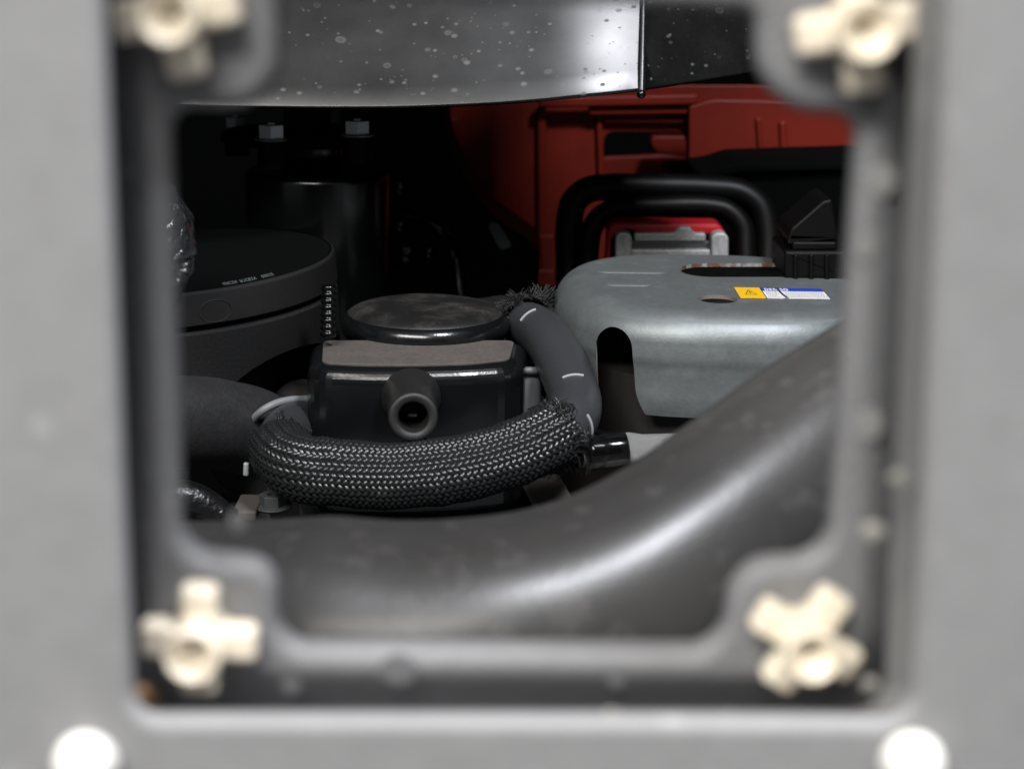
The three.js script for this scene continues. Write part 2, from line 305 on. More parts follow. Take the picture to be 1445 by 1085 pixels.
// ---------------------------------------------------------------- cross tube (large, blurred, in the lower third)
{
  const t = thing('air_duct', 'wide dusty dark plastic duct curving up to the right below the hoses', 'duct');
  const P = [[-250, 850, 0.372], [0, 852, 0.357], [230, 854, 0.346], [400, 852, 0.340], [560, 860, 0.34], [700, 850, 0.342], [830, 826, 0.347], [950, 782, 0.354], [1060, 720, 0.364], [1170, 640, 0.378], [1290, 548, 0.397], [1420, 455, 0.415]];
  const c = curve(P), N = 120, W0 = 0.052, H = 0.07, rF = 0.025, rB = 0.01, sec = [];
  // section: u runs back from the front face, v is height; starts at the front bottom
  const add = (l) => sec.push(...l);
  add([[0.004, -H], [0.002, -H * 0.7], [0.0006, -H * 0.4]]); add(arcPts(rF, -rF, rF, 180, 90, 12)); add([[0.030, 0.0008], [0.036, 0.0006], [W0 - rB - 0.004, 0]]); add(arcPts(W0 - rB, -rB, rB, 90, 0, 8)); add([[W0, -H * 0.5], [W0, -H]]);
  const pos = [], uv = [], idx = [], m = sec.length;
  for (let i = 0; i <= N; i++) {
    const p = c.getPointAt(i / N), T = c.getTangentAt(i / N), S = V3(0, 1, 0).cross(T).normalize(), U = T.clone().cross(S).normalize().negate();
    if (U.y < 0) U.negate(); if (S.z > 0) S.negate();
    let acc = 0;
    const wK = 1 - 0.20 * THREE.MathUtils.smoothstep(i / N, 0.4, 0.7);
    sec.forEach(([u, v], j) => { const q = p.clone().addScaledVector(S, u * wK).addScaledVector(U, v + 0.004); pos.push(q.x, q.y, q.z); if (j) acc += Math.hypot(u - sec[j - 1][0], v - sec[j - 1][1]); uv.push(i / N * c.getLength(), acc); });
  }
  for (let i = 0; i < N; i++) for (let j = 0; j + 1 < m; j++) { const a = i * m + j; idx.push(a, a + 1, a + m, a + 1, a + m + 1, a + m); }
  const g = new THREE.BufferGeometry(); g.setAttribute('position', new THREE.Float32BufferAttribute(pos, 3)); g.setAttribute('uv', new THREE.Float32BufferAttribute(uv, 2)); g.setIndex(idx); g.computeVertexNormals();
  part('duct_body', g, M.tubeTop, t);
  const k = onZ(948, 838, -0.352);
  part('embossed_pad', [place(new RoundedBoxGeometry(0.011, 0.006, 0.002, 3, 0.0009), V3(k.x, k.y, k.z), -0.1, 0.25, 0.15), place(new RoundedBoxGeometry(0.002, 0.011, 0.002, 3, 0.0009), V3(k.x - 0.002, k.y + 0.006, k.z), -0.1, 0.25, 0.1)], M.tubeTop, t);
}

// ---------------------------------------------------------------- overhead shroud
{
  const t = thing('fan_shroud', 'glossy black curved plastic shroud with dried splashes hanging across the top', 'shroud');
  // bottom edge traced in plan: a broad arc, convex to the lens, ending at a moulded seam
  const yb = at(560, 156, 0.70).y, bow = (x) => 0.7 + 0.000016 * (x - 500) + (x > 785 ? ((x - 785) * 0.00031) ** 2 / 0.36 : 0);
  const edge = [[-260, 139], [180, 150], [330, 154], [450, 155.5], [560, 155], [680, 150.5], [740, 146.5], [790, 142], [830, 138], [870, 134], [905, 130]].map(([x, y]) => at(x, y, bow(x))), edge2 = [[905, 130], [980, 119], [1060, 106], [1120, 97]].map(([x, y]) => at(x, y, bow(905) + (x - 905) * 0.0002));  // first point carries the wall out of view, added to shade the red wall
  // both walls lean back the same way where they meet
  const SJ = V3(0.05, 0, -1).normalize(), lean = (h) => 0.615 * h;
  const wall = (e, name, lab, joint) => {
    const c = new THREE.CatmullRomCurve3(e, false, 'centripetal'), N = 60, rows = [], pos = [], uv = [], idx = [], prof = [[0.014, 0.002], [0.004, 0], [0.0012, 0.0004], [0.0006, 0.002], ...Array.from({ length: 12 }, (_, i) => [lean(0.01 * (i + 1)), 0.01 * (i + 1)]), [0.12, 0.16]];
    const m = prof.length;
    for (let i = 0; i <= N; i++) { const p = c.getPointAt(i / N), T = c.getTangentAt(i / N), S = V3(T.z, 0, -T.x).normalize(); if (S.z > 0) S.negate(); const kj = 1 - THREE.MathUtils.smoothstep(Math.abs(i / N - joint), 0, 0.12); S.lerp(SJ, kj).normalize(); prof.forEach(([o, h], j) => { const q = p.clone().addScaledVector(S, o); pos.push(q.x, h > 0.12 ? yb + h : p.y + h, q.z); uv.push(i / N * c.getLength(), h + o); }); }
    for (let i = 0; i < N; i++) for (let j = 0; j + 1 < m; j++) { const a = i * m + j; idx.push(a, a + 1, a + m, a + 1, a + m + 1, a + m); }
    const g = new THREE.BufferGeometry(); g.setAttribute('position', new THREE.Float32BufferAttribute(pos, 3)); g.setAttribute('uv', new THREE.Float32BufferAttribute(uv, 2)); g.setIndex(idx); g.computeVertexNormals();
    return part(name, g, M.duct, t, lab);
  };
  wall(edge, 'shroud_wall', undefined, 1); wall(edge2, 'shroud_end', 'smooth black end section right of the seam', 0);
  const s0 = at(905, 131, bow(905));
  const ribAt = (h) => V3(s0.x, s0.y + h, s0.z).addScaledVector(SJ, lean(Math.max(h, 0)) - 0.0006);
  part('seam_rib', tube(new THREE.CatmullRomCurve3([-0.0014, 0.012, 0.03, 0.05, 0.07].map(ribAt)), (t) => 0.0019 - 0.0008 * t, 30, 14), M.rib, t);
  part('seam_pin', place(new THREE.SphereGeometry(0.002, 18, 12), V3(s0.x, s0.y - 0.0005, s0.z + 0.0008)), M.gloss, t);
  // unseen roof joining both walls, its rear edge stepped to shade the red wall
  const far = -0.835; const top = shapeOf([...edge.map((p) => V2(p.x, -p.z)), ...edge2.slice(1).map((p) => V2(p.x, -p.z)), V2(edge2[3].x, 0.8), V2(0.06, 0.8), V2(0.05, 0.835), V2(edge[0].x, -far)]);
  part('unseen_shading_roof', boxUV(new THREE.ExtrudeGeometry(top, { depth: 0.004, bevelEnabled: false }).rotateX(-Math.PI / 2).translate(0, yb + 0.16, 0)), M.black, t);
}

// ---------------------------------------------------------------- strut mount with nuts, far left
{
  const t = thing('strut_mount', 'black cylindrical mount with zinc nuts on its flange under the shroud', 'mount');
  const d = 0.79, c = at(448, 238, d), r = px(102, d);
  part('body', lathe([[0, 0], [r - 0.004, 0], ...arcPts(r - 0.0035, -0.0035, 0.0035, 90, 0, 6), [r, -0.02], [r * 0.97, -0.09], [r * 0.92, -0.2], [0, -0.2]].map(([a, b]) => [a, b])).translate(c.x, c.y, c.z), M.gloss, t);
  const c2 = at(440, 207, d), r2 = px(44, d);
  part('collar', lathe([[0, 0.004], [r2 - 0.002, 0.004], ...arcPts(r2 - 0.002, 0.002, 0.002, 90, 0, 5), [r2, -0.004], [r2 * 0.8, -0.014], [0, -0.014]]).translate(c2.x, c2.y, c2.z), M.gloss, t);
  const c3 = at(434, 196, d), r3 = px(33, d);
  part('neck', lathe([[r3, 0.05], [r3, -0.005], [0, -0.005]]).translate(c3.x, c3.y, c3.z), M.satin, t);
  const cf = at(424, 193, d), fl = px(112, d);
  part('flange', lathe([[r3, 0.003], [fl - 0.002, 0.003], [fl, 0.001], [fl, -0.0015], [r3, -0.0015]], 60).translate(cf.x, cf.y, cf.z), M.black, t);
  for (const [x, y, k, s] of [[333, 181, d + 0.02, 0.85], [383, 196, d - 0.035, 1], [504, 190, d - 0.03, 0.98]]) {
    const p = at(x, y, k), R = 0.006 * s;
    const nut = part('nut', hexNut(R, 0.0066 * s).rotateY(0.62).translate(p.x, p.y, p.z), M.zincNut, t);
    part('washer', lathe([[0, 0.0006], [R * 1.3, 0.0006], [R * 1.35, -0.0006], [0, -0.0012]], 28).translate(p.x, p.y, p.z), M.zincNut, nut);
    part('stud', cyl(R * 0.48, R * 0.44, 0.0078 * s, 18).translate(p.x, p.y, p.z), M.zincNut, nut);
    part('boss', cyl(R * 1.2, R * 1.1, 0.012, 18).translate(p.x, p.y - 0.0135, p.z), M.black, t);
  }
}

// ---------------------------------------------------------------- drum, left
{
  const t = thing('air_cleaner_drum', 'dark grey round drum with embossed ovals on its rim band at the left', 'drum');
  const d = 0.70, c = at(232, 372, d + 0.005), R = px(242, d);
  const tilt = (g) => g.rotateX(THREE.MathUtils.degToRad(0.8)).rotateZ(THREE.MathUtils.degToRad(3.6)).translate(c.x, c.y, c.z);
  part('recess_shade', tilt(lathe([[0, -0.001], [R * 0.7, -0.001], [R - 0.012, 0.0002], [R - 0.0065, 0.0012], [R - 0.0045, 0.0022], [R - 0.0022, 0.0018]], 90)), M.bay, t);  // flat near-black top standing in for the shaded recess inside the rim
  const prof = [...arcPts(R - 0.0018, 0.0003, 0.0016, 80, 0, 5), [R, -0.0115], [R - 0.0004, -0.012]];
  part('rim_band', tilt(lathe(prof, 120)), M.drum, t);
  part('groove', tilt(lathe([[R - 0.0012, -0.0118], [R - 0.0028, -0.0126], [R - 0.0028, -0.0142], [R - 0.0008, -0.0146]], 120)), M.black, t);
  const body = lathe([[R - 0.02, -0.0145], [R - 0.0008, -0.0145], [R - 0.0002, -0.016], [R * 0.985, -0.05], [R * 0.965, -0.085], [R - 0.02, -0.085], [R - 0.02, -0.0145]], 120);
  const cutA = new THREE.CylinderGeometry(0.034, 0.034, 0.09, 40).rotateX(Math.PI / 2).rotateY(0.35).scale(1.35, 1, 1).translate(R * 0.82, -0.064, R * 0.62);
  const bb = cut(body, M.drum, [cutA], M.black); part('lower_body', tilt(bb.geometry), bb.material, t);
  const oval = (ang, w, h, yy) => { const g = new THREE.TorusGeometry(1, 0.028, 8, 48), p = g.attributes.position; for (let i = 0; i < p.count; i++) { const x = p.getX(i), y = p.getY(i), z = p.getZ(i); const a = ang + x * w / R, rr = R + z * 0.006; p.setXYZ(i, rr * Math.sin(a), yy + y * h, rr * Math.cos(a)); } g.computeVertexNormals(); return tilt(g); };
  part('embossed_oval', oval(0.47, 0.0066, 0.0045, -0.0068), M.oval, t); part('embossed_oval', oval(0.16, 0.0066, 0.0045, -0.0068), M.oval, t);
  // small print on the chamfer
  const cv = document.createElement('canvas'); cv.width = 512; cv.height = 48; const x = cv.getContext('2d'); x.clearRect(0, 0, 512, 48); x.fillStyle = '#525a5a'; x.font = '36px monospace'; x.textBaseline = 'middle'; x.fillText('YHCIH WJCBIA  0003S', 20, 25);
  const tx = new THREE.CanvasTexture(cv); tx.colorSpace = THREE.SRGBColorSpace;
  const g = new THREE.CylinderGeometry(R - 0.0041, R - 0.0020, 0.0018, 40, 1, true, 0.52, 0.42).translate(0, 0.0029, 0);
  part('print', tilt(g), std({ map: tx, transparent: true, roughness: 0.6, side: THREE.DoubleSide }), t, 'tiny pale line of print along the rim');
}
// crinkled glossy film, far left
{
  const g = tube([[150, 236, 0.62], [205, 288, 0.575], [234, 338, 0.555], [236, 385, 0.555], [222, 440, 0.56], [196, 520, 0.58], [180, 640, 0.6]], (t) => px(24 + 20 * Math.exp(-(((t - 0.34) / 0.16) ** 2)), 0.56), 160, 48, false);
  const p = g.attributes.position, n = g.attributes.normal, q = V3();
  for (let i = 0; i < p.count; i++) { q.fromBufferAttribute(p, i); const k = 0.0034 * (vnoise(q.x * 130 + 40, q.y * 110 + q.z * 90 + 40, 512, 201) - 0.5) + 0.0026 * Math.abs(vnoise(q.x * 240 + 80, q.y * 230 - q.z * 150 + 90, 512, 205) - 0.5); p.setXYZ(i, q.x + n.getX(i) * k, q.y + n.getY(i) * k, q.z + n.getZ(i) * k); }
  g.computeVertexNormals();
  single('crinkled_sheath', boxUV(g), M.film, 'crinkled glossy dark plastic sheath at the left edge of the opening', 'sheath');
}
// corrugated conduit between drum and cap
{
  const d = 0.655, a = at(464, 402, d), b = at(463, 476, d), prof = [], n = 8, h = a.distanceTo(b); prof.push([0, 0]);
  for (let i = 0; i <= n * 6; i++) prof.push([px(11, d) * (0.78 + 0.3 * Math.abs(Math.sin(i / 6 * Math.PI))), h * i / (n * 6)]); prof.push([0, h]);
  single('corrugated_conduit', along(lathe(prof, 28), b, a), M.gloss, 'short glossy black ribbed conduit standing left of the round cap', 'conduit');
}

// ---------------------------------------------------------------- black reservoir: body, lid rim, spout, cap
{
  const t = thing('fluid_reservoir', 'black moulded plastic reservoir with dusty ledge and stub spout in the centre', 'reservoir');
  const d = 0.625, yT = at(580, 491, d + 0.035).y;
  const fl = onY(431, 518, yT), fr = onY(739, 514, yT), bl = onY(455, 484, yT), br = onY(726, 484, yT);
  const P = []; for (let i = 0; i <= 20; i++) { const s = i / 20; P.push([fl.x + (fr.x - fl.x) * s, -(fl.z + (fr.z - fl.z) * s) - 0.006 * (1 - (2 * s - 1) ** 2)]); }
  const plan = [V2(fl.x + 0.004, -fl.z + 0.008), ...P.slice(1, -1).map(([x, z]) => V2(x, z)), V2(fr.x - 0.002, -fr.z + 0.008), V2(br.x + 0.006, -br.z + 0.02), V2(bl.x - 0.006, -bl.z + 0.02)];
  const tr = roundPoly([[fl.x, -fl.z, 0.0105], ...P.slice(5, 16).filter((_, i) => i % 5 === 0).map(([x, z]) => [x, z, 0.004]), [fr.x, -fr.z, 0.0105], [br.x + 0.006, -br.z + 0.007, 0.009], [bl.x - 0.006, -bl.z + 0.007, 0.009]], 6);
  part('body', boxUV(extrude(tr, 0.05, 0.0068, [], 9).rotateX(-Math.PI / 2).translate(0, yT - 0.0568, 0)), M.boxPlastic, t);
  // dusty ledge lies on the top face
  const lp = roundPoly([[fl.x + 0.0058, -fl.z + 0.0052, 0.004], ...P.slice(5, 16).filter((_, i) => i % 5 === 0).map(([x, z]) => [x, z + 0.0052, 0.004]), [fr.x - 0.0058, -fr.z + 0.0052, 0.004], [br.x, -br.z + 0.002, 0.004], [bl.x, -bl.z + 0.002, 0.004]], 6);
  part('ledge', boxUV(extrude(lp, 0.0006, 0.0003, [], 1).rotateX(-Math.PI / 2).translate(0, yT - 0.0002, 0)), M.dusty, t, 'dusty brown flat top of the reservoir body');
  // spout
  const a = at(580, 561, 0.628), b = at(583, 589, 0.585), L = a.distanceTo(b), r = px(37, 0.585), ri = px(21, 0.585);
  part('spout', along(lathe([[r * 1.22, 0.0], [r * 1.08, 0.006], [r * 1.0, 0.012], [r * 0.97, 0.018], [r * 0.96, L - 0.0014], ...arcPts(r * 0.96 - 0.0014, L - 0.0014, 0.0014, 0, 90, 5), [ri + 0.0008, L], [ri, L - 0.0012], [ri * 0.9, L - 0.016], [0, L - 0.016]], 56), a, b), M.spout, t);
  { const q = a.clone().lerp(b, 0.72); part('bore_glint', box(px(13, 0.6), px(5, 0.6), 0.003, V3(q.x, q.y - 0.001, q.z), 0.0004), M.greyCable, t); }  // small pale box standing in for the reflection inside the bore
  part('rib', box(0.0022, 0.02, 0.006, at(581, 628, 0.612), 0.001), M.boxPlastic, t);
  // cap
  const dc = 0.694, cc = at(600, 432, dc), R = px(118, dc), cap = lathe([[0, 0.0012], [R * 0.4, 0.001], [R * 0.7, 0.0002], [R * 0.86, -0.0012], [R * 0.94, -0.003], [R * 0.97, -0.007], [R * 0.95, -0.0105], [R * 0.92, -0.03], [0, -0.03]], 96);
  const cb = part('cap', boxUV(cap.translate(cc.x, cc.y, cc.z)), M.cap, t, 'round dusty cap behind the ledge');
  part('cap_rim', boxUV(lathe([...arcPts(R - 0.0056, -0.0078, 0.006, 62, -20, 10), [R * 0.99, -0.011], [R * 0.94, -0.0115]], 96).translate(cc.x, cc.y, cc.z)), M.boxPlastic, cb);
}

// ---------------------------------------------------------------- hoses
function braidRibbons(c, r, N, turns, t0 = 0, t1 = 1, width = 0.0016, amp = 0.00045) {
  const S = Math.round(turns * N * 2 * 5 * (t1 - t0)), fr = c.computeFrenetFrames(400, false), pos = [], idx = [], nor = [];
  const prof = [[-0.5, -0.30], [-0.25, 0.05], [0, 0.12], [0.25, 0.05], [0.5, -0.30]];
  const at2 = (t) => { const f = t * 400, i = Math.min(399, Math.floor(f)), k = f - i; return [fr.normals[i].clone().lerp(fr.normals[i + 1], k).normalize(), fr.binormals[i].clone().lerp(fr.binormals[i + 1], k).normalize(), fr.tangents[i].clone().lerp(fr.tangents[i + 1], k).normalize()]; };
  const cache = []; for (let i = 0; i <= S; i++) { const t = t0 + (t1 - t0) * i / S; cache.push([c.getPointAt(t), ...at2(t), t]); }
  const LEN = c.getLength();
  for (const dir of [1, -1]) for (let k = 0; k < N; k++) {
    const base = pos.length / 3, jit = 0.05 * (rnd() - 0.5);
    for (let i = 0; i <= S; i++) {
      const [p, n, b, T, t] = cache[i], th = 2 * Math.PI * (k + jit) / N + dir * 2 * Math.PI * turns * t, rr = (typeof r === 'number' ? r : r(t)) + dir * amp * 1.3 * Math.cos(Math.PI / 2 * ((dir > 0 ? 2 * k + 2 * turns * N * t : 2 * k - 2 * turns * N * t) - 0.5));
      const wob = 0.0007 * (vnoise(t * 9, 3 + 2 * Math.cos(th), 64, 301) - 0.5) + 0.0009 * (vnoise(t * 26 + 1.5 * Math.sin(th), 7 + 2.5 * Math.cos(th), 64, 305) - 0.5), out = n.clone().multiplyScalar(Math.cos(th)).addScaledVector(b, Math.sin(th)), tan = n.clone().multiplyScalar(-Math.sin(th)).addScaledVector(b, Math.cos(th));
      const run = T.clone().multiplyScalar(LEN).addScaledVector(tan, dir * 2 * Math.PI * turns * rr).normalize(), side = run.clone().cross(out).normalize();
      const o = p.clone().addScaledVector(out, rr + wob);
      for (const [s, h] of prof) { pos.push(o.x + side.x * s * width + out.x * h * width * 0.6, o.y + side.y * s * width + out.y * h * width * 0.6, o.z + side.z * s * width + out.z * h * width * 0.6); }
    }
    const m = prof.length;
    for (let i = 0; i < S; i++) for (let j = 0; j + 1 < m; j++) { const a = base + i * m + j; idx.push(a, a + m, a + 1, a + 1, a + m, a + m + 1); }
  }
  const g = new THREE.BufferGeometry(); g.setAttribute('position', new THREE.Float32BufferAttribute(pos, 3)); g.setIndex(idx); g.computeVertexNormals();
  g.setAttribute('uv', new THREE.BufferAttribute(new Float32Array(pos.length / 3 * 2), 2)); return g;
}
function frayedEnd(c, t, r, dir, n, len, spread, th = 0.00016) {
  const o = c.getPointAt(t), T = c.getTangentAt(t).multiplyScalar(dir), e1 = V3(0.3, 1, 0.2).cross(T).normalize(), e2 = T.clone().cross(e1), list = [];
  let ca = 0, cw = V3(), cl = 1, cs = 1;
  for (let i = 0; i < n; i++) {
    if (i % 7 === 0) { ca = rnd() * Math.PI * 2; cw = V3(rnd() - 0.5, rnd() - 0.7, rnd() - 0.5).multiplyScalar(spread * 2.2); cl = 0.25 + 1.1 * rnd() ** 1.5; cs = 0.3 + 1.2 * rnd(); }
    const a = ca + (rnd() - 0.5) * 0.22, out = e1.clone().multiplyScalar(Math.cos(a)).addScaledVector(e2, Math.sin(a)), q = o.clone().addScaledVector(out, r).addScaledVector(T, -0.004 * rnd()), l = len * 1.25 * cl * (0.6 + 0.6 * rnd());
    const w = cw.clone().add(V3(rnd() - 0.5, rnd() - 0.5, rnd() - 0.5).multiplyScalar(spread * 0.7));
    const pts = [q, q.clone().addScaledVector(T, l * 0.4).addScaledVector(out, l * 0.1 * spread * cs), q.clone().addScaledVector(T, l * 0.7).addScaledVector(out, l * 0.35 * spread * cs).addScaledVector(w, l * 0.35), q.clone().addScaledVector(T, l * 0.75).addScaledVector(out, l * 0.5 * spread * cs).addScaledVector(w, l * 0.9)];
    list.push(new THREE.TubeGeometry(new THREE.CatmullRomCurve3(pts), 7, th * (0.8 + 0.6 * rnd()), 4, false));
  }
  return merge(list);
}
{
  const t = thing('braided_hose', 'rubber hose in a frayed black braided sleeve curving in front of the reservoir', 'hose');
  // one path: from behind left, round the front, up the right and back behind the cap
  const path = curve([[428, 590, 0.665], [404, 612, 0.64], [398, 640, 0.613], [425, 660, 0.598], [480, 668, 0.592], [560, 670, 0.590], [640, 662, 0.590], [710, 645, 0.593], [765, 622, 0.598], [800, 600, 0.606], [812, 572, 0.622], [800, 530, 0.645], [778, 486, 0.672], [752, 462, 0.70], [715, 455, 0.73], [670, 460, 0.76]]);
  const L = path.getLength(), sub = (a, b) => { const pts = []; for (let i = 0; i <= 40; i++) pts.push(path.getPointAt(a + (b - a) * i / 40)); return new THREE.CatmullRomCurve3(pts); };
  const near = (x, y, d) => { const q = at(x, y, d); let best = 0, bd = 9; for (let i = 0; i <= 400; i++) { const e = path.getPointAt(i / 400).distanceTo(q); if (e < bd) { bd = e; best = i / 400; } } return best; };
  const tA = near(398, 635, 0.617), tB = near(788, 608, 0.603), rh = px(37, 0.63);
  part('hose_body', tube(path, rh, 200, 40), M.hose, t);
  const sl = sub(tA, tB), rs = rh + 0.0016;
  part('sleeve_backing', tube(sl, rs - 0.0011, 90, 40, false), M.black, t);
  const br = part('braided_sleeve', braidRibbons(sl, rs, 34, sl.getLength() / (2 * Math.PI * rs) * 1.0, 0, 1, 0.0018, 0.00042), M.braid, t, 'glossy woven black sleeve'); br.userData.kind = 'stuff';
  const f1 = part('frayed_end', [frayedEnd(sl, 1, rs, 1, 420, 0.0042, 0.8), frayedEnd(sl, 0.985, rs + 0.0006, 1, 300, 0.004, 1.0)], M.filament, t, 'frayed filaments at the right end of the sleeve'); f1.userData.kind = 'stuff';
  const f0 = part('frayed_end', frayedEnd(sl, 0, rs, -1, 260, 0.005, 0.5), M.filament, t, 'frayed filaments at the left end of the sleeve'); f0.userData.kind = 'stuff';
  // second sleeve begins at the upper end of the bare hose
  const tC = near(748, 460, 0.705), s2 = sub(tC, 1);
  const b2 = part('braided_sleeve', braidRibbons(s2, rs, 34, s2.getLength() / (2 * Math.PI * rs), 0, 1, 0.00185, 0.00042), M.braid, t); b2.userData.kind = 'stuff';
  const f2 = part('frayed_end', [frayedEnd(s2, 0.01, rs, -1, 520, 0.003, 1.4), frayedEnd(s2, 0.06, rs + 0.0008, -1, 520, 0.0026, 1.5), frayedEnd(s2, 0.12, rs + 0.001, -1, 320, 0.0024, 1.8)], M.tuft, t, 'dusty frayed tuft at the top of the hose'); f2.userData.kind = 'stuff';
  // painted marks across the bare hose
  for (const [x, y, d, a0, a1] of [[765, 470, 0.690, 0.45, 1.1], [803, 566, 0.628, 0.3, 1.05], [812, 608, 0.606, 0.85, 1.0]]) {
    const tt = near(x, y, d), o = path.getPointAt(tt), T = path.getTangentAt(tt), toCam = o.clone().negate().normalize(), e1 = toCam.clone().addScaledVector(T, -toCam.dot(T)).normalize(), e2 = T.clone().cross(e1).normalize();
    if (e2.dot(CR) < 0) e2.negate();
    const pts = []; for (let i = 0; i <= 12; i++) { const a = -0.45 + 0.8 * i / 12 + (a0 - 0.15); pts.push(o.clone().addScaledVector(e1, Math.cos(a) * (rh + 0.00003)).addScaledVector(e2, Math.sin(a) * (rh + 0.00003))); }
    part('paint_mark', new THREE.TubeGeometry(new THREE.CatmullRomCurve3(pts), 24, 0.0006, 8, false), M.mark, t);
  }
}
{
  const r = px(66, 0.64);
  single('coolant_hose', tube([[60, 600, 0.60], [180, 596, 0.62], [260, 596, 0.64], [320, 600, 0.66], [375, 622, 0.68], [400, 680, 0.69], [402, 760, 0.69]], r, 120, 44), M.rubber, 'thick dull black rubber hose bending down at the left under the drum', 'hose');
  single('grey_cable', tube([[470, 564, 0.66], [430, 563, 0.655], [396, 567, 0.648], [372, 578, 0.644], [352, 600, 0.65], [340, 640, 0.66]], px(5.5, 0.65), 60, 14), M.greyCable, 'thin grey cable running into the left side of the reservoir', 'cable');
  single('rubber_boot', place(new THREE.SphereGeometry(px(38, 0.69), 32, 24).scale(1.1, 0.8, 1), at(428, 566, 0.69)), M.canister, 'small dusty brown rubber boot behind the grey cable', 'boot');
}
// pipe stub and clip between reservoir and hose
{
  const t = thing('pipe_stub', 'grey plastic pipe stub with a collar between reservoir and smooth hose', 'pipe');
  const d = 0.665, a = at(742, 640, d), b = at(742, 528, d);
  part('pipe', along(cyl(px(22, d), px(22, d), a.distanceTo(b), 32), a, b), M.greyPlastic, t);
  const c = at(742, 530, d), e = at(742, 516, d);
  part('collar', along(lathe([[0, 0], [px(27, d), 0], [px(27, d), 0.0025], [px(24, d), 0.0036], [0, 0.0036]], 36), c, e), M.greyPlastic, t);
}

let YSHIELD = 0;
